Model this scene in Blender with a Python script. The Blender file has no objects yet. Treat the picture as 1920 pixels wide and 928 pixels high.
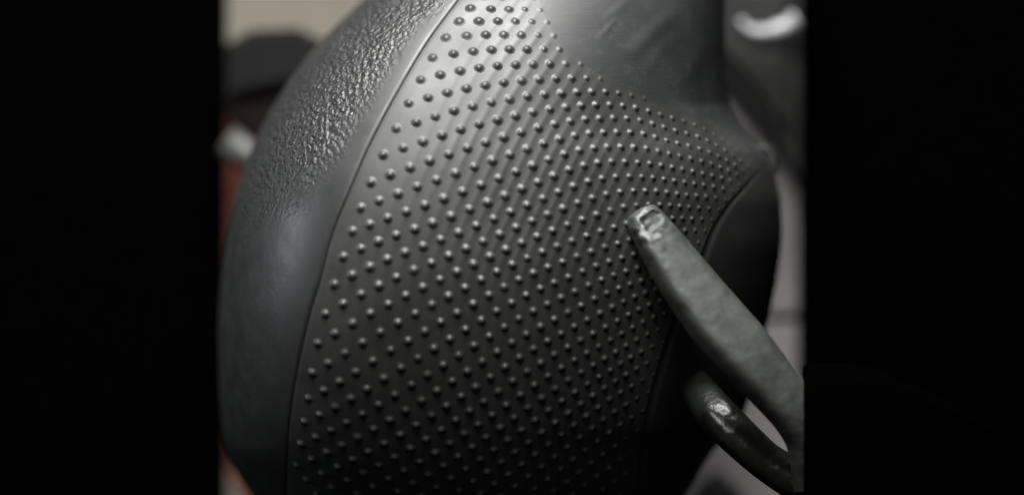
import bpy, bmesh, math, random
import numpy as np
from mathutils import Vector, Matrix, noise as mnoise

random.seed(7)
scene = bpy.context.scene
col = scene.collection

# ------------------------------------------------------------------ camera, world, lamps, exposure
S = 0.00005            # metres per photograph pixel on the plane z = 0
H = 0.5                # camera height above that plane, looking straight down at the bench
cam_data = bpy.data.cameras.new("camera")
cam = bpy.data.objects.new("camera", cam_data)
col.objects.link(cam)
cam.location = (0, 0, H)
cam.rotation_euler = (0, 0, 0)
cam_data.sensor_width = 36.0
cam_data.lens = 36.0 * H / (1920 * S)
cam_data.clip_start = 0.01
cam_data.clip_end = 20
cam_data.dof.use_dof = True
cam_data.dof.focus_distance = H - 0.003
cam_data.dof.aperture_fstop = 9.0
scene.camera = cam

world = bpy.data.worlds.new("World")
scene.world = world
world.use_nodes = True
bg = world.node_tree.nodes["Background"]
bg.inputs[0].default_value = (0.80, 0.85, 0.92, 1)
bg.inputs[1].default_value = 0.04


def area(name, loc, target, sx, sy, power, color):
    d = bpy.data.lights.new(name, 'AREA')
    d.shape = 'RECTANGLE'
    d.size = sx
    d.size_y = sy
    d.energy = power
    d.color = color
    o = bpy.data.objects.new(name, d)
    col.objects.link(o)
    o.location = loc
    dv = Vector(target) - Vector(loc)
    o.rotation_euler = dv.to_track_quat('-Z', 'Y').to_euler()
    return o


area("desk_lamp", (-0.018, 0.118, 0.088), (-0.002, 0.012, -0.004), 0.10, 0.080, 0.62, (1.0, 1.0, 0.96))
area("window_lamp", (-0.04, 0.50, 0.09), (0, 0.005, -0.01), 0.24, 0.08, 7.0, (0.99, 1.0, 0.97))
area("side_lamp", (-0.30, 0.06, 0.005), (-0.02, 0.0, -0.004), 0.02, 0.05, 0.22, (0.90, 0.96, 1.0))

vs = scene.view_settings
vs.view_transform = 'Standard'
vs.look = 'None'
vs.gamma = 1
vs.exposure = 0
vs.use_curve_mapping = False

# ------------------------------------------------------------------ helpers


def P(px, py, zp=0.0):
    """point of the place seen at photograph pixel (px, py), zp pixels (of 0.05 mm) above the plane z = 0"""
    z = zp * S
    f = (H - z) / H
    return Vector(((px - 960) * S * f, (464 - py) * S * f, z))


def tag(o, label=None, cat=None, group=None, kind=None):
    if label:
        o["label"] = label
    if cat:
        o["category"] = cat
    if group:
        o["group"] = group
    if kind:
        o["kind"] = kind
    return o


def empty(name, loc):
    o = bpy.data.objects.new(name, None)
    o.empty_display_size = 0.002
    col.objects.link(o)
    o.location = loc
    return o


def mesh_obj(name, verts, faces, m, parent=None, smooth=True, attrs=None):
    me = bpy.data.meshes.new(name)
    off = Vector(parent_world(parent)) if parent else Vector((0, 0, 0))
    me.from_pydata([tuple(Vector(v) - off) for v in verts], [], faces)
    if attrs:
        for k, vals in attrs.items():
            a = me.attributes.new(k, 'FLOAT', 'POINT')
            a.data.foreach_set("value", np.asarray(vals, dtype=np.float32))
    me.materials.append(m)
    if smooth:
        me.polygons.foreach_set("use_smooth", [True] * len(me.polygons))
    me.update()
    o = bpy.data.objects.new(name, me)
    col.objects.link(o)
    if parent:
        o.parent = parent
    return o


def parent_world(p):
    v = Vector((0, 0, 0))
    while p:
        v += p.location
        p = p.parent
    return v


def nodes_of(name):
    m = bpy.data.materials.new(name)
    m.use_nodes = True
    nt = m.node_tree
    return m, nt, nt.nodes["Principled BSDF"]


def plain(name, rgb, rough=0.6, spec=0.5, scale=900.0, var=0.25, bump=0.0, bump_scale=3000.0, dist=0.00005):
    m, nt, b = nodes_of(name)
    tc = nt.nodes.new("ShaderNodeTexCoord")
    n = nt.nodes.new("ShaderNodeTexNoise")
    n.inputs["Scale"].default_value = scale
    n.inputs["Detail"].default_value = 5
    nt.links.new(tc.outputs["Object"], n.inputs["Vector"])
    r = nt.nodes.new("ShaderNodeValToRGB")
    r.color_ramp.elements[0].position = 0.3
    r.color_ramp.elements[1].position = 0.7
    r.color_ramp.elements[0].color = tuple(c * (1 - var) for c in rgb) + (1,)
    r.color_ramp.elements[1].color = tuple(min(1, c * (1 + var)) for c in rgb) + (1,)
    nt.links.new(n.outputs["Fac"], r.inputs["Fac"])
    nt.links.new(r.outputs["Color"], b.inputs["Base Color"])
    b.inputs["Roughness"].default_value = rough
    b.inputs["Specular IOR Level"].default_value = spec
    if bump:
        n2 = nt.nodes.new("ShaderNodeTexNoise")
        n2.inputs["Scale"].default_value = bump_scale
        n2.inputs["Detail"].default_value = 4
        nt.links.new(tc.outputs["Object"], n2.inputs["Vector"])
        bp = nt.nodes.new("ShaderNodeBump")
        bp.inputs["Strength"].default_value = bump
        bp.inputs["Distance"].default_value = dist
        nt.links.new(n2.outputs["Fac"], bp.inputs["Height"])
        nt.links.new(bp.outputs["Normal"], b.inputs["Normal"])
    return m


def ramp_rough(nt, b, tc, scale, lo, hi):
    n = nt.nodes.new("ShaderNodeTexNoise")
    n.inputs["Scale"].default_value = scale
    n.inputs["Detail"].default_value = 6
    nt.links.new(tc.outputs["Object"], n.inputs["Vector"])
    mr = nt.nodes.new("ShaderNodeMapRange")
    mr.inputs["From Min"].default_value = 0.3
    mr.inputs["From Max"].default_value = 0.7
    mr.inputs["To Min"].default_value = lo
    mr.inputs["To Max"].default_value = hi
    nt.links.new(n.outputs["Fac"], mr.inputs["Value"])
    nt.links.new(mr.outputs["Result"], b.inputs["Roughness"])


# ------------------------------------------------------------------ materials
M_rubber = plain("dotted_rubber", (0.016, 0.0165, 0.0155), 0.44, 0.5, 250, 0.25, 0.10, 9000, 0.00002)
nt = M_rubber.node_tree
ramp_rough(nt, nt.nodes["Principled BSDF"], [n for n in nt.nodes if n.type == 'TEX_COORD'][0], 160, 0.46, 0.60)
M_cover = plain("smooth_black_skin", (0.018, 0.0185, 0.0195), 0.5, 0.4, 200, 0.2, 0.10, 900, 0.0001)


def add_scratches(m, amount):
    nt = m.node_tree
    b = nt.nodes["Principled BSDF"]
    old = b.inputs["Normal"].links[0].from_socket
    tc = nt.nodes.new("ShaderNodeTexCoord")
    mp = nt.nodes.new("ShaderNodeMapping")
    mp.inputs["Rotation"].default_value = (0, 0, math.radians(-42))
    mp.inputs["Scale"].default_value = (220, 4200, 900)
    n = nt.nodes.new("ShaderNodeTexNoise")
    n.inputs["Scale"].default_value = 1.0
    n.inputs["Detail"].default_value = 4
    n.inputs["Distortion"].default_value = 0.7
    nt.links.new(tc.outputs["Object"], mp.inputs["Vector"])
    nt.links.new(mp.outputs["Vector"], n.inputs["Vector"])
    bp = nt.nodes.new("ShaderNodeBump")
    bp.inputs["Strength"].default_value = amount
    bp.inputs["Distance"].default_value = 0.00005
    nt.links.new(n.outputs["Fac"], bp.inputs["Height"])
    nt.links.new(old, bp.inputs["Normal"])
    nt.links.new(bp.outputs["Normal"], b.inputs["Normal"])


def add_dust(m, rgb, lo, hi, scale):
    nt = m.node_tree
    b = nt.nodes["Principled BSDF"]
    old = b.inputs["Base Color"].links[0].from_socket
    tc = nt.nodes.new("ShaderNodeTexCoord")
    n = nt.nodes.new("ShaderNodeTexNoise")
    n.inputs["Scale"].default_value = scale
    n.inputs["Detail"].default_value = 7
    n.inputs["Roughness"].default_value = 0.75
    nt.links.new(tc.outputs["Object"], n.inputs["Vector"])
    mr = nt.nodes.new("ShaderNodeMapRange")
    mr.inputs["From Min"].default_value = lo
    mr.inputs["From Max"].default_value = hi
    nt.links.new(n.outputs["Fac"], mr.inputs["Value"])
    mix = nt.nodes.new("ShaderNodeMixRGB")
    mix.inputs[2].default_value = rgb + (1,)
    nt.links.new(mr.outputs["Result"], mix.inputs[0])
    nt.links.new(old, mix.inputs[1])
    nt.links.new(mix.outputs[0], b.inputs["Base Color"])


add_scratches(M_cover, 0.35)
add_dust(M_rubber, (0.032, 0.033, 0.030), 0.52, 0.80, 700)
add_dust(M_cover, (0.036, 0.037, 0.038), 0.52, 0.80, 500)
M_side = plain("matt_black_side", (0.014, 0.014, 0.014), 0.55, 0.35, 300, 0.2, 0.08, 6000, 0.00002)


def pebble_material():
    m, nt, b = nodes_of("pebbled_black_shell")
    L = nt.links.new
    tc = nt.nodes.new("ShaderNodeTexCoord")
    b.inputs["Base Color"].default_value = (0.013, 0.013, 0.0135, 1)
    b.inputs["Specular IOR Level"].default_value = 0.5
    ramp_rough(nt, b, tc, 500, 0.40, 0.52)
    at = nt.nodes.new("ShaderNodeAttribute")
    at.attribute_name = "pebble"
    n = nt.nodes.new("ShaderNodeTexNoise")
    n.inputs["Scale"].default_value = 1800
    n.inputs["Detail"].default_value = 3
    n.inputs["Distortion"].default_value = 0.6
    L(tc.outputs["Object"], n.inputs["Vector"])
    v = nt.nodes.new("ShaderNodeTexVoronoi")
    v.feature = 'SMOOTH_F1'
    v.inputs["Scale"].default_value = 2200
    add = nt.nodes.new("ShaderNodeVectorMath")
    add.operation = 'ADD'
    sc = nt.nodes.new("ShaderNodeVectorMath")
    sc.operation = 'SCALE'
    sc.inputs["Scale"].default_value = 0.0005
    L(n.outputs["Color"], sc.inputs[0])
    L(tc.outputs["Object"], add.inputs[0])
    L(sc.outputs[0], add.inputs[1])
    L(add.outputs[0], v.inputs["Vector"])
    mx = nt.nodes.new("ShaderNodeMath")
    mx.operation = 'SUBTRACT'
    L(n.outputs["Fac"], mx.inputs[0])
    mm = nt.nodes.new("ShaderNodeMath")
    mm.operation = 'MULTIPLY'
    mm.inputs[1].default_value = 0.7
    L(v.outputs["Distance"], mm.inputs[0])
    L(mm.outputs[0], mx.inputs[1])
    mk = nt.nodes.new("ShaderNodeMath")
    mk.operation = 'MULTIPLY'
    L(mx.outputs[0], mk.inputs[0])
    L(at.outputs["Fac"], mk.inputs[1])
    bp = nt.nodes.new("ShaderNodeBump")
    bp.inputs["Strength"].default_value = 0.75
    bp.inputs["Distance"].default_value = 0.0006
    L(mk.outputs[0], bp.inputs["Height"])
    L(bp.outputs["Normal"], b.inputs["Normal"])
    return m


M_shell = pebble_material()


def tool_material():
    m, nt, b = nodes_of("worn_grey_metal")
    L = nt.links.new
    tc = nt.nodes.new("ShaderNodeTexCoord")
    n = nt.nodes.new("ShaderNodeTexNoise")
    n.inputs["Scale"].default_value = 420
    n.inputs["Detail"].default_value = 8
    n.inputs["Roughness"].default_value = 0.65
    L(tc.outputs["Object"], n.inputs["Vector"])
    r = nt.nodes.new("ShaderNodeValToRGB")
    e = r.color_ramp.elements
    e[0].position = 0.40
    e[0].color = (0.0135, 0.0147, 0.0130, 1)
    e[1].position = 0.62
    e[1].color = (0.028, 0.0300, 0.0270, 1)
    L(n.outputs["Fac"], r.inputs["Fac"])
    at = nt.nodes.new("ShaderNodeAttribute")
    at.attribute_name = "worn"
    n2 = nt.nodes.new("ShaderNodeTexNoise")
    n2.inputs["Scale"].default_value = 900
    n2.inputs["Detail"].default_value = 5
    L(tc.outputs["Object"], n2.inputs["Vector"])
    ad = nt.nodes.new("ShaderNodeMath")
    ad.operation = 'ADD'
    L(at.outputs["Fac"], ad.inputs[0])
    L(n2.outputs["Fac"], ad.inputs[1])
    mr = nt.nodes.new("ShaderNodeMapRange")
    mr.inputs["From Min"].default_value = 0.95
    mr.inputs["From Max"].default_value = 1.25
    L(ad.outputs[0], mr.inputs["Value"])
    mix = nt.nodes.new("ShaderNodeMixRGB")
    mix.inputs[2].default_value = (0.17, 0.176, 0.165, 1)
    L(mr.outputs["Result"], mix.inputs[0])
    L(r.outputs["Color"], mix.inputs[1])
    L(mix.outputs[0], b.inputs["Base Color"])
    b.inputs["Metallic"].default_value = 0.1
    b.inputs["Roughness"].default_value = 0.62
    n3 = nt.nodes.new("ShaderNodeTexNoise")
    n3.inputs["Scale"].default_value = 1300
    n3.inputs["Detail"].default_value = 6
    L(tc.outputs["Object"], n3.inputs["Vector"])
    bp = nt.nodes.new("ShaderNodeBump")
    bp.inputs["Strength"].default_value = 0.4
    bp.inputs["Distance"].default_value = 0.00012
    L(n3.outputs["Fac"], bp.inputs["Height"])
    L(bp.outputs["Normal"], b.inputs["Normal"])
    return m


M_tool = tool_material()
M_oily_shaded = plain("oily_metal_shaded_dark", (0.006, 0.0068, 0.0056), 0.28, 0.2, 500, 0.5, 0.6, 1400, 0.0001)  # oily gloss; the upper prong's shade is put into this dark colour
M_sleeve = plain("black_dipped_sleeve", (0.0003, 0.0003, 0.0003), 1.0, 0.0)
M_bench = plain("black_bench_felt", (0.0004, 0.0004, 0.0004), 1.0, 0.0)
M_cream = plain("cream_card", (0.115, 0.105, 0.085), 0.8, 0.2, 120, 0.1)
M_black = plain("black_plastic", (0.0028, 0.0026, 0.0028), 0.9, 0.2, 300, 0.2)
M_red = plain("red_cloth", (0.08, 0.022, 0.015), 0.85, 0.15, 200, 0.25)
M_maroon = plain("maroon_cloth", (0.0085, 0.0045, 0.0048), 0.85, 0.1, 200, 0.25)
M_pale = plain("pale_plastic", (0.032, 0.032, 0.028), 0.5, 0.4, 200, 0.08)
M_lilac = plain("lilac_grey_paper", (0.215, 0.20, 0.204), 0.8, 0.2, 120, 0.08)
M_dgrey = plain("dark_grey_case_and_shadow", (0.0105, 0.0105, 0.0106), 0.75, 0.25, 200, 0.2)
M_white = plain("highlight_white", (0.24, 0.24, 0.25), 0.3, 0.5, 200, 0.05)

# ------------------------------------------------------------------ setting
ZB = -1050.0            # bench top, in photograph pixels below the plane z = 0
bs = 1.2
zb = ZB * S
mesh_obj("bench_top", [(-bs, -bs, zb), (bs, -bs, zb), (bs, bs, zb), (-bs, bs, zb)], [(0, 1, 2, 3)], M_bench, smooth=False)
tag(bpy.data.objects["bench_top"], "matt black bench top under everything", kind='structure')

# ------------------------------------------------------------------ the moulded grip: outline, seam and section


def curve(pts):
    a = np.array(pts, float)
    y, x = a[:, 0], a[:, 1]
    # monotone cubic (Fritsch-Carlson) so that the outline never overshoots
    h = np.diff(y)
    d = np.diff(x) / h
    m = np.zeros(len(y))
    m[0], m[-1] = d[0], d[-1]
    for k in range(1, len(y) - 1):
        if d[k - 1] * d[k] <= 0:
            m[k] = 0
        else:
            w1, w2 = 2 * h[k] + h[k - 1], h[k] + 2 * h[k - 1]
            m[k] = (w1 + w2) / (w1 / d[k - 1] + w2 / d[k])

    def f(q):
        q = np.clip(np.asarray(q, float), y[0], y[-1])
        i = np.clip(np.searchsorted(y, q) - 1, 0, len(y) - 2)
        t = (q - y[i]) / h[i]
        return ((1 + 2 * t) * (1 - t) ** 2 * x[i] + t * (1 - t) ** 2 * h[i] * m[i]
                + t * t * (3 - 2 * t) * x[i + 1] + t * t * (t - 1) * h[i] * m[i + 1])
    return f


VT, VB = -200.0, 1080.0
cL = curve([(-200, 950), (-160, 885), (-100, 802), (-40, 726), (20, 660), (92, 588), (188, 519), (292, 466), (411, 431), (500, 417),
            (620, 409), (740, 412), (833, 421), (919, 466), (1000, 540), (1080, 640), (1130, 800)])
cR = curve([(-200, 1150), (-160, 1270), (-100, 1335), (0, 1360), (100, 1360), (190, 1366), (215, 1376), (250, 1400), (290, 1436), (330, 1453),
            (390, 1465), (440, 1466), (520, 1457), (600, 1441), (750, 1404), (800, 1382), (840, 1342), (923, 1289), (1000, 1230),
            (1080, 1130), (1130, 950)])
cS = curve([(-200, 1000), (-100, 935), (0, 862), (80, 803), (181, 743), (268, 697), (352, 660), (446, 623), (533, 600), (589, 583), (680, 562),
            (760, 548), (830, 541), (930, 538), (1000, 570), (1080, 665), (1130, 815)])
cB = curve([(-200, 1040), (-100, 1000), (0, 1012), (80, 1052), (130, 1110), (165, 1170), (200, 1255), (230, 1335), (255, 1384), (285, 1416), (305, 1424),
            (345, 1395), (385, 1360), (430, 1332), (480, 1312), (540, 1286), (610, 1256), (680, 1234), (740, 1217), (830, 1200), (930, 1190),
            (1000, 1150), (1080, 1060), (1130, 925)])
cP = curve([(-200, 1030), (0, 950), (250, 850), (440, 790), (750, 770), (930, 790), (1130, 870)])
DM = 560.0
ZM = 200.0 - DM        # widest plane of the grip


def depth(v):
    v = np.asarray(v, float)
    t = np.where(v < 480, (480 - v) / 681.0, (v - 480) / 605.0)
    return DM * np.sqrt(np.clip(1 - t * t, 0.0004, 1))


def front(x, v):
    """height of the front of the grip (photograph pixels) at (x, v)"""
    x = np.asarray(x, float)
    v = np.asarray(v, float)
    L, R, xp = cL(v), cR(v), cP(v)
    ul = np.clip((xp - x) / np.maximum(xp - L, 1), 0, 1)
    ur = np.clip((x - xp) / np.maximum(R - xp, 1), 0, 1)
    zl = np.clip(1 - ul ** 2.6, 0, 1) ** (1 / 2.6)
    zr = np.clip(1 - ur ** 2.15, 0, 1) ** (1 / 2.15)
    return ZM + depth(v) * np.where(x < xp, zl, zr)


# rows of dots as counted along the moulding: j is the row, then the first column i, then where each dot sits
ROWS = {
    -11: (11, [(880, 16), (922, 19), (955, 20), (983, 18), (1013, 20)]),
    -10: (10, [(862, 41), (899, 42), (934, 40), (965, 40), (996, 41), (1026, 42)]),
    -9: (9, [(836, 71), (876, 68), (911, 66), (944, 66), (976, 67), (1010, 66), (1038, 69)]),
    -8: (8, [(811, 109), (852, 102), (887, 97), (921, 94), (955, 93), (987, 94), (1020, 93), (1048, 94), (1078, 95)]),
    -6: (6, [(767, 193)]), -7: (7, [(790, 150)]),
    -5: (5, [(743, 241), (782, 230), (816, 220), (851, 207), (886, 200), (921, 193), (955, 187), (989, 181), (1021, 178), (1054, 176),
             (1083, 174), (1110, 173), (1136, 173), (1160, 175), (1184, 180), (1209, 186), (1233, 191)]),
    -4: (15, [(1090, 198), (1117, 197), (1144, 197), (1168, 199), (1191, 203), (1216, 209), (1238, 216), (1260, 222)]),
    -3: (15, [(1098, 225), (1125, 223), (1151, 222), (1176, 222), (1202, 226), (1224, 232), (1246, 239), (1267, 246), (1288, 251), (1309, 257),
              (1327, 264), (1344, 273), (1360, 283), (1375, 292), (1389, 302), (1402, 313)]),
    -2: (15, [(1106, 250), (1132, 249), (1157, 249), (1182, 249), (1207, 251), (1229, 258), (1250, 264), (1271, 269), (1292, 274), (1312, 279),
              (1330, 286), (1347, 294), (1362, 302), (1377, 310), (1393, 320)]),
    -1: (14, [(1087, 282), (1115, 279), (1140, 276), (1165, 276), (1189, 276), (1213, 278), (1235, 284), (1255, 289), (1275, 293), (1295, 298),
              (1316, 303), (1335, 308), (1351, 315), (1366, 320), (1382, 328)]),
    0: (0, [(643, 482), (677, 467), (709, 453), (743, 442), (779, 430), (811, 420), (846, 407), (881, 393), (915, 381), (947, 368), (979, 355),
            (1010, 343), (1038, 331), (1068, 319), (1096, 311), (1121, 306), (1148, 303), (1172, 305), (1197, 306), (1219, 308), (1240, 311),
            (1261, 314), (1280, 318), (1299, 322), (1318, 327), (1335, 330), (1353, 335), (1369, 339)]),
    1: (16, [(1155, 333), (1181, 332), (1204, 332), (1224, 334), (1245, 337), (1264, 340), (1284, 342), (1302, 345), (1319, 348)]),
    2: (16, [(1163, 361), (1189, 359), (1210, 359), (1231, 359), (1251, 361), (1270, 364), (1288, 367), (1306, 368), (1324, 369), (1342, 371)]),
    3: (16, [(1171, 388), (1194, 385), (1217, 384), (1238, 384), (1257, 386), (1275, 388), (1292, 389), (1311, 390), (1329, 392), (1348, 394)]),
    4: (21, [(1279, 409), (1297, 411), (1315, 411), (1336, 412)]),
    5: (-5, [(578, 747), (609, 732), (637, 715), (667, 699), (699, 677), (733, 656), (766, 640), (797, 622), (826, 604), (857, 588), (888, 571),
             (917, 554), (946, 539), (973, 525), (1000, 513), (1028, 502), (1055, 492), (1082, 482), (1109, 473), (1135, 464), (1159, 458),
             (1180, 451)]),
    6: (9, [(1014, 541), (1039, 531), (1066, 521), (1093, 510), (1118, 499), (1142, 491), (1166, 484), (1189, 478)]),
    8: (9, [(1040, 600), (1065, 586), (1090, 574), (1115, 560), (1138, 550), (1160, 541), (1182, 533), (1203, 527)]),
    10: (0, [(828, 806), (854, 787), (881, 770), (907, 754), (934, 735), (962, 714), (988, 697), (1014, 681), (1039, 665), (1065, 651), (1088, 638),
             (1112, 626), (1135, 614), (1158, 602), (1179, 590), (1198, 580), (1217, 571)]),
    13: (9, [(1102, 720), (1123, 707), (1145, 694), (1163, 682), (1182, 670), (1202, 659), (1223, 650)]),
    15: (10, [(1142, 748), (1163, 736), (1184, 724), (1205, 712)]),
}
for n, p in {-1: (661, 433), -2: (676, 391), -3: (695, 343), -4: (719, 290), 1: (627, 533), 2: (610, 589), 3: (596, 643), 4: (585, 700),
             6: (570, 790), 7: (565, 832)}.items():
    ROWS.setdefault((n, 'e'), (-n, [p]))
ij, xy = [], []
for k, (i0, pts) in ROWS.items():
    j = k[0] if isinstance(k, tuple) else k
    for q, p in enumerate(pts):
        ij.append((i0 + q, j))
        xy.append(p)
ij = np.array(ij, float)
xy = np.array(xy, float)


def tps(A, B, lam):
    n = len(A)
    d = np.linalg.norm(A[:, None] - A[None], axis=2)
    K = np.where(d > 0, d * d * np.log(d + 1e-9), 0) + lam * np.eye(n)
    Q = np.hstack([np.ones((n, 1)), A])
    W = np.linalg.solve(np.block([[K, Q], [Q.T, np.zeros((3, 3))]]), np.vstack([B, np.zeros((3, B.shape[1]))]))

    def f(X):
        X = np.asarray(X, float)
        out = np.empty((len(X), B.shape[1]))
        for s in range(0, len(X), 20000):
            c = X[s:s + 20000]
            dd = np.linalg.norm(c[:, None] - A[None], axis=2)
            out[s:s + 20000] = np.where(dd > 0, dd * dd * np.log(dd + 1e-9), 0) @ W[:n] + np.hstack([np.ones((len(c), 1)), c]) @ W[n:]
        return out
    return f


dot_at = tps(ij, xy, 1.5)
row_at = tps(xy / 30.0, ij, 3.0)

grip = empty("moulded_grip", P(930, 600, ZB))
tag(grip, "bulging black moulded hand grip with a pebbled edge and a panel of raised dots", "grip")

rows = np.concatenate([np.linspace(VT, -20, 30, endpoint=False), np.arange(-20, 950, 3.0), np.linspace(950, VB, 50)])
rows = np.unique(np.concatenate([rows, [300.0]]))


def strip(name, x0f, x1f, vv, n, m, extra=None, ease=None, attr=None):
    """a band of the front of the grip between two curves"""
    t = np.linspace(0, 1, n)
    if ease == 'left':
        t = 1 - np.cos(t * np.pi / 2)
    if ease == 'right':
        t = np.sin(t * np.pi / 2)
    X = x0f(vv)[:, None] * (1 - t)[None] + x1f(vv)[:, None] * t[None]
    V = np.repeat(vv[:, None], n, 1)
    Z = front(X, V)
    if extra is not None:
        Z = Z + extra(X, V)
    f = (H - Z * S) / H
    co = np.stack([(X - 960) * S * f, (464 - V) * S * f, Z * S], -1).reshape(-1, 3)
    R = len(vv)
    idx = np.arange(R * n).reshape(R, n)
    faces = np.stack([idx[1:, :-1], idx[1:, 1:], idx[:-1, 1:], idx[:-1, :-1]], -1).reshape(-1, 4)
    attrs = {k: fn(X, V).ravel() for k, fn in attr.items()} if attr else None
    return mesh_obj(name, co.tolist(), faces.tolist(), m, grip, attrs=attrs)


def sst(a, b, x):
    t = np.clip((x - a) / (b - a), 0, 1)
    return t * t * (3 - 2 * t)


def pebble_w(X, V):
    d = cS(V) - X
    near = sst(25, 95, d) * sst(-60, 60, V) + (1 - sst(-60, 60, V)) * sst(5, 40, d)
    low = 1 - 0.97 * sst(290, 470, V + 0.25 * (X - 430))
    return near * low


def groove_l(X, V):
    d = cS(V) - X
    return -5.0 * np.exp(-(d / 4.0) ** 2) 


def panel_relief(X, V):
    d = X - cS(V)
    g = -0.6 * np.exp(-(d / 3.5) ** 2)
    q = row_at(np.stack([X.ravel(), V.ravel()], 1) / 30.0)
    ph = (q[:, 0] + q[:, 1]).reshape(X.shape)
    # slack ridges that link the dots of a diagonal row
    rid = (0.5 + 0.5 * np.cos(2 * np.pi * ph)) ** 2
    w = sst(5, 60, d) * sst(0, 40, cB(V) - X) * (0.35 + 0.65 * sst(700, 950, X)) * (1 - 0.75 * sst(430, 620, V)) * (1 - 0.4 * sst(1150, 1300, X))
    return g + 0.8 * rid * w


def cover_relief(X, V):
    # a few slack creases that run across the smooth skin
    out = np.zeros_like(X)
    for (ax, ay, bx, by, w, h) in ((1120, 76, 1162, 26, 4, 1.6), (1165, 112, 1285, 8, 16, 4.5), (1200, 150, 1260, 60, 12, 2.0), (1262, 170, 1335, 70, 20, 3.5),
                                   (1130, 40, 1190, -10, 9, 1.5), (1338, 120, 1350, 205, 4, 4)):
        dx, dy = bx - ax, by - ay
        ln = math.hypot(dx, dy)
        t = ((X - ax) * dx + (V - ay) * dy) / ln
        s = ((X - ax) * dy - (V - ay) * dx) / ln + 2 * np.sin(t / 25.0)
        out += h * np.exp(-(s / w) ** 2) * np.sin(np.pi * np.clip(t / ln, 0, 1))
    return out * sst(0, 30, X - cB(V)) * sst(0, 30, cR(V) - X)


def side_relief(X, V):
    d = X - cB(V)
    return -5.0 * np.exp(-((d - 7) / 6.0) ** 2) * sst(300, 360, V)


shell = strip("pebbled_shell", cL, cS, rows, 90, M_shell, groove_l, 'left', {"pebble": pebble_w})
panel = strip("dotted_panel", cS, cB, rows, 260, M_rubber, panel_relief)
up = rows[rows <= 300.0]
dn = rows[rows >= 300.0]
cover = strip("smooth_skin", cB, cR, up, 110, M_cover, cover_relief, 'right')
side = strip("side_wall", cB, cR, dn, 60, M_side, side_relief, 'right')

# back of the grip, down to the bench
nb = 28
th = np.linspace(0, math.pi, nb)
vv = rows[::4]
if vv[-1] != rows[-1]:
    vv = np.append(vv, rows[-1])
vs_, fs_ = [], []
back_k = (ZM - ZB) / DM
for v in vv:
    L, R, D = float(cL(v)), float(cR(v)), float(depth(v))
    for t in th:
        x = (L + R) / 2 + (R - L) / 2 * math.cos(t)
        vs_.append(P(x, v, ZM - D * back_k * math.sin(t)))
for a in range(len(vv) - 1):
    for b_ in range(nb - 1):
        p = a * nb + b_
        fs_.append((p, p + nb, p + nb + 1, p + 1))
mesh_obj("back_shell", vs_, fs_, M_side, grip)

# raised dots
NS, prof = 10, [(0.0, 1.0), (0.28, 0.91), (0.50, 0.66), (0.68, 0.37), (0.86, 0.14), (1.06, 0.02), (1.25, -0.10)]
dv, df = [(0, 0, prof[0][1])], []
for r, h in prof[1:]:
    for k in range(NS):
        a = 2 * math.pi * k / NS
        dv.append((r * math.cos(a), r * math.sin(a), h))
for k in range(NS):
    df.append((0, 1 + k, 1 + (k + 1) % NS))
for q in range(len(prof) - 2):
    for k in range(NS):
        a, b_ = 1 + q * NS + k, 1 + q * NS + (k + 1) % NS
        df.append((a, a + NS, b_ + NS, b_))
RAD, HGT = 10.4 * S, 5.6 * S

cand = [(i, j) for i in range(-14, 46) for j in range(-20, 26) if i + j >= 0]
pos = dot_at(np.array(cand, float))
pitch = np.hypot(*(dot_at(np.array(cand, float) + (0.5, 0)) - dot_at(np.array(cand, float) - (0.5, 0))).T)
dots = []
for (i, j), (x, y), sp_ in zip(cand, pos, pitch):
    if not (-45 < y < 985):
        continue
    if i + j == 0 or i + j == 1:
        x += 0
    dl, dr = x - float(cS(y)), float(cB(y)) - x
    if dl < 12 or dr < 2:
        continue
    # keep the counted lattice only: where the extrapolation runs wild, leave it
    if np.min(np.hypot(*(ij - (i, j)).T)) > 9:
        continue
    e = 2.0
    z0 = float(front(x, y))
    p = P(x, y, z0)
    px_ = P(x + e, y, float(front(x + e, y))) - P(x - e, y, float(front(x - e, y)))
    py_ = P(x, y - e, float(front(x, y - e))) - P(x, y + e, float(front(x, y + e)))
    nrm = px_.cross(py_).normalized()
    k = min(1.0, 0.25 + 0.75 * max(0.0, dr - 2) / (75.0 if y < 300 else 45.0))
    dots.append([nrm.z * (RAD * k), p, nrm, k, min(1.0, max(0.6, (sp_ / 34.0) ** 0.6))])
keep = []
for d in sorted(dots, key=lambda q: -q[0]):
    keep.append(d)
dots = keep
me_dot = bpy.data.meshes.new("raised_dot")
me_dot.from_pydata([(x * RAD, y * RAD, z * HGT) for x, y, z in dv], [], df)
me_dot.materials.append(M_rubber)
me_dot.polygons.foreach_set("use_smooth", [True] * len(me_dot.polygons))
off = parent_world(panel)
rv, rf = [], []
rng = random.Random(3)
for n, (_, p, nrm, k, small) in enumerate(dots):
    q = nrm.to_track_quat('Z', 'Y')
    hk = k * small * rng.uniform(0.82, 1.12)
    rk = (0.6 + 0.4 * k) * small * rng.uniform(0.92, 1.06)
    if n < 300:
        o = bpy.data.objects.new("raised_dot", me_dot)
        col.objects.link(o)
        o.parent = panel
        o.location = p - off
        o.rotation_mode = 'QUATERNION'
        o.rotation_quaternion = q
        o.scale = (rk, rk, hk)
    else:
        b0 = len(rv)
        for x, y, z in dv:
            rv.append(p + q @ Vector((x * RAD * rk, y * RAD * rk, z * HGT * hk)))
        rf += [tuple(b0 + a for a in f) for f in df]
rest = mesh_obj("small_raised_dots", rv, rf, M_rubber, panel)
rest["kind"] = "stuff"

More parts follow.
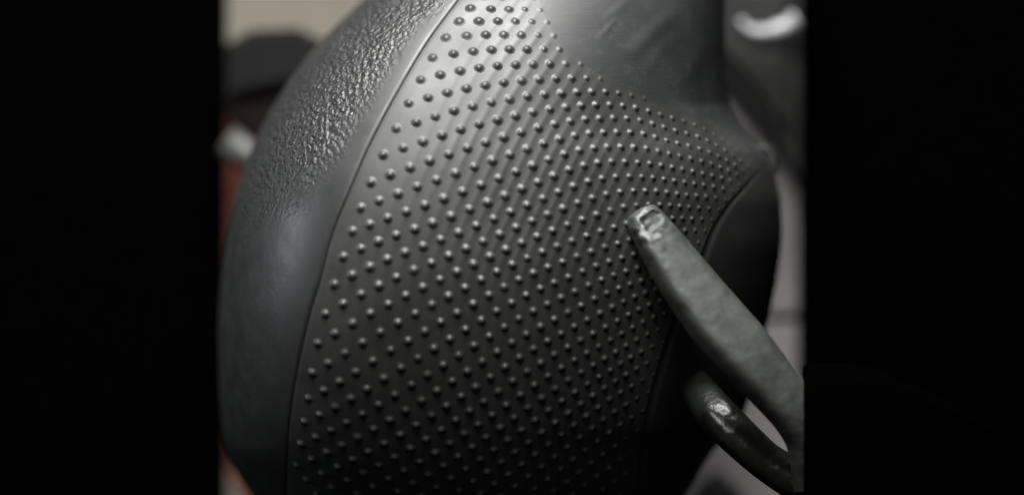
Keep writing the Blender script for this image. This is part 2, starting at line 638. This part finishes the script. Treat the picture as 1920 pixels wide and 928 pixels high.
# little moulded lug at the corner of the grip
def tube(name, pts, rad, m, parent=None, ns=10, cap=True):
    pts = [Vector(p) for p in pts]
    vs, fs = [], []
    for k, p in enumerate(pts):
        t = (pts[min(k + 1, len(pts) - 1)] - pts[max(k - 1, 0)]).normalized()
        a = t.cross(Vector((0, 0, 1)))
        if a.length < 1e-3:
            a = t.cross(Vector((1, 0, 0)))
        a.normalize()
        b = a.cross(t).normalized()
        r = rad[k] if isinstance(rad, (list, tuple)) else rad
        for s in range(ns):
            an = 2 * math.pi * s / ns
            vs.append(p + a * (r * math.cos(an)) + b * (r * math.sin(an)))
    for k in range(len(pts) - 1):
        for s in range(ns):
            fs.append((k * ns + s, k * ns + (s + 1) % ns, (k + 1) * ns + (s + 1) % ns, (k + 1) * ns + s))
    if cap:
        fs.append(tuple(range(ns))[::-1])
        fs.append(tuple((len(pts) - 1) * ns + s for s in range(ns)))
    return mesh_obj(name, vs, fs, m, parent)


def smooth_path(pts, n):
    a = np.array(pts, float)
    t = np.arange(len(a))
    q = np.linspace(0, len(a) - 1, n)
    out = []
    for v in q:
        i = min(int(v), len(a) - 2)
        f = v - i
        p0, p1, p2, p3 = a[max(i - 1, 0)], a[i], a[i + 1], a[min(i + 2, len(a) - 1)]
        out.append(0.5 * (2 * p1 + (p2 - p0) * f + (2 * p0 - 5 * p1 + 4 * p2 - p3) * f * f + (3 * p1 - p0 - 3 * p2 + p3) * f ** 3))
    return np.array(out)


lug = smooth_path([(1405, 285, -395), (1424, 276, -392), (1443, 282, -390), (1454, 300, -390), (1450, 322, -392), (1436, 338, -398)], 20)
tube("strap_lug", [P(*p) for p in lug], 7 * S, M_side, grip)

# ------------------------------------------------------------------ the worn metal tool
tool = empty("pronged_tool", P(1600, 880, -40))
tag(tool, "worn dark grey two-pronged metal tool with its chipped tip on the dotted panel", "tool")


def prong(name, spine, m, n_len=140, ns=40, thick=0.75, turn=0.0, expo=2.6, tipfn=None):
    """spine rows: px, py, height, half width"""
    sp = smooth_path(spine, n_len)
    vs, fs, worn = [], [], []
    for k, (x, y, z, hw) in enumerate(sp):
        k0, k1 = max(k - 1, 0), min(k + 1, n_len - 1)
        d = np.array([sp[k1][0] - sp[k0][0], sp[k1][1] - sp[k0][1]])
        d /= np.linalg.norm(d)
        nx, ny = -d[1], d[0]          # to the lower left of the picture
        for s in range(ns):
            a = 2 * math.pi * s / ns
            ca, sa = math.cos(a), math.sin(a)
            w0 = math.copysign(abs(ca) ** (2 / expo), ca) * hw
            h0 = math.copysign(abs(sa) ** (2 / expo), sa) * hw * thick
            w = w0 * math.cos(turn) - h0 * math.sin(turn)
            h = w0 * math.sin(turn) + h0 * math.cos(turn)
            X, Y, Z = x + nx * w, y + ny * w, z + h
            wv = 0.0
            if tipfn and sa > -0.2:
                dz, wv = tipfn(X, Y, sa)
                Z += dz
            q = Vector((X, Y, 0)) * 0.035
            Z += 0.9 * mnoise.noise(q) + 0.7 * mnoise.noise(q * 2.7)
            vs.append(P(X, Y, Z))
            worn.append(wv)
    for k in range(n_len - 1):
        for s in range(ns):
            fs.append((k * ns + s, k * ns + (s + 1) % ns, (k + 1) * ns + (s + 1) % ns, (k + 1) * ns + s))
    fs.append(tuple(range(ns))[::-1])
    fs.append(tuple((n_len - 1) * ns + s for s in range(ns)))
    return mesh_obj(name, vs, fs, m, tool, attrs={"worn": worn})


def tip(X, Y, sa):
    # ragged broken pocket near the end, worn bright on its near rim
    v = Vector((X, Y, 3))
    r = math.hypot((X - 1224) / 20.0, (Y - 414) / 22.0) + 0.45 * mnoise.noise(v * 0.06) + 0.2 * mnoise.noise(v * 0.16)
    dz = -5.0 * max(0.0, 1 - r ** 6) if r < 1 else 0.0
    rim = math.exp(-((r - 1.3) / 0.3) ** 2) * (1.0 if X - 1224 < 0.6 * (Y - 414) + 4 else 0.35)
    edge = math.exp(-(math.hypot(X - 1222, Y - 446) / 26.0) ** 2)
    near = math.exp(-(math.hypot(X - 1215, Y - 425) / 60.0) ** 2)
    chip = 3.6 * near * mnoise.noise(v * 0.075) + 1.6 * near * mnoise.noise(v * 0.2)
    return dz + chip, min(0.62, 0.55 * rim + 0.45 * edge)


ztip = float(front(1212, 415))
z0 = ztip + 23
TURN = 0.58
prong("upper_prong", [(1197, 393, z0 - 10, 8), (1200, 398, z0 - 4, 27), (1208, 411, z0, 35), (1220, 430, z0 + 3, 39), (1240, 460, z0 + 8, 44), (1270, 504, z0 + 16, 50),
                  (1304, 550, z0 + 24, 54), (1344, 602, z0 + 32, 58), (1388, 652, z0 + 38, 58), (1428, 698, z0 + 40, 54), (1463, 738, z0 + 36, 50),
                  (1497, 777, z0 + 28, 50), (1522, 820, z0 + 16, 50), (1532, 870, z0, 50), (1537, 920, z0 - 20, 48)], M_tool, ns=56, thick=0.66, turn=TURN, expo=3.3, tipfn=tip)
zl = z0 - 62
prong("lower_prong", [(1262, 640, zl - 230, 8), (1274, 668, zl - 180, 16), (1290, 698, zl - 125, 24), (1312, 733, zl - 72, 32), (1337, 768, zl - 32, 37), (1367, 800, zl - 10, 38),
                     (1401, 833, zl + 3, 37), (1442, 868, zl + 10, 36), (1500, 902, zl + 18, 40), (1545, 915, zl + 28, 44), (1590, 920, zl + 38, 48)], M_oily_shaded, ns=48, thick=0.8, turn=0.5, expo=2.6)["label"] = "oily lower prong with small wet glints, its shade put into the dark colour"
# black sleeve that holds both prongs
prong("tool_body", [(1507, 826, z0 - 25, 140), (1527, 826, z0 - 25, 144), (1547, 826, z0 - 26, 146), (1600, 830, z0 - 36, 144), (1720, 862, z0 - 90, 126), (1900, 930, z0 - 220, 112),
                    (2200, 1040, z0 - 520, 110), (2500, 1150, ZB + 130, 108)], M_sleeve, 120, 40, 0.75, 0.0, 4.0)

# ------------------------------------------------------------------ things lying on the bench, far out of focus


def slab(name, pts, z0p, z1p, m, label, cat, rnd=4):
    """flat thing of real thickness with rounded upper edge, outline given anticlockwise in the picture"""
    bm = bmesh.new()
    lo = [bm.verts.new(P(x, y, z0p)) for x, y in pts]
    fc = bm.faces.new(lo)
    r = bmesh.ops.extrude_face_region(bm, geom=[fc])
    top = [v for v in r["geom"] if isinstance(v, bmesh.types.BMVert)]
    for v, (x, y) in zip(lo, pts):
        pass
    for v in top:
        v.co.z += (z1p - z0p) * S
    bmesh.ops.recalc_face_normals(bm, faces=bm.faces)
    ed = [e for e in bm.edges if all(v in top for v in e.verts)]
    bmesh.ops.bevel(bm, geom=ed, offset=rnd * S, segments=3, affect='EDGES')
    me = bpy.data.meshes.new(name)
    bm.to_mesh(me)
    bm.free()
    me.materials.append(m)
    me.polygons.foreach_set("use_smooth", [False] * len(me.polygons))
    o = bpy.data.objects.new(name, me)
    col.objects.link(o)
    tag(o, label, cat)
    return o


slab("red_mat", [(427, 120), (640, 120), (640, 1040), (427, 1040)], ZB + 0.2, ZB + 20, M_red, "red cloth mat under the left edge of the grip", "mat")
slab("cream_card", [(427, -120), (760, -120), (700, 60), (600, 112), (427, 120)], ZB + 22, ZB + 40, M_cream, "cream card at the top left behind the pebbled shell", "card")
slab("maroon_pouch", [(427, 96), (470, 70), (560, 62), (640, 90), (640, 300), (520, 340), (427, 220)], ZB + 44, ZB + 110, M_maroon,
     "dark maroon cloth pouch between the cream card and the pale rod", "pouch", 20)
slab("tan_card", [(427, 876), (452, 928), (474, 1040), (427, 1040)], ZB + 22, ZB + 36, M_cream, "tan card corner on the red mat at the lower left", "card")
rod = tube("pale_rod", [P(424, 262, ZB + 150), P(470, 296, ZB + 150), P(560, 362, ZB + 150)], 31 * S, M_pale, None, 16)
tag(rod, "pale grey plastic rod poking out behind the left edge", "rod")
slab("grey_sheet", [(1300, 100), (1494, 100), (1494, 588), (1300, 596)], ZB + 0.2, ZB + 12, M_lilac, "upper pale grey paper sheet behind the right side of the grip", "paper")
slab("lilac_sheet", [(1240, 612), (1494, 604), (1494, 1040), (1240, 1040)], ZB + 0.2, ZB + 12, M_lilac, "lower lilac grey paper sheet behind the two prongs of the tool", "paper")
slab("dark_grey_case", [(1300, -120), (1494, -120), (1494, 330), (1440, 242), (1390, 178), (1340, 120), (1300, 90)], ZB + 16, ZB + 140, M_dgrey,
     "dark grey case at the upper right with a white highlight shape on it", "case", 30)
clip = smooth_path([(1388, 38, ZB + 165), (1406, 56, ZB + 170), (1432, 61, ZB + 172), (1466, 54, ZB + 172), (1494, 38, ZB + 170)], 24)  # bright highlight on the case, modelled as an added white shape
rr = [(4 + 15 * (k / 23) ** 0.9 + 2 * math.sin(k * 0.9)) * S for k in range(24)]
cl = tube("white_highlight", [P(*p) for p in clip], rr, M_white, None, 12)
tag(cl, "curved white shape added for the highlight on the dark grey case", "clip")
slab("shadow_patch", [(1262, 1040), (1310, 905), (1345, 880), (1385, 915), (1440, 1040)], ZB + 16, ZB + 60, M_dgrey,  # added dark sheet standing in for shade below the lower prong
     "added dark patch for the shadow at the bottom below the lower prong", "shadow", 20)
slab("black_strap", [(427, 84), (470, 58), (560, 54), (610, 80), (600, 150), (500, 170), (427, 185)], ZB + 114, ZB + 150, M_black,
     "black folded strap on top of the maroon pouch", "strap", 14)
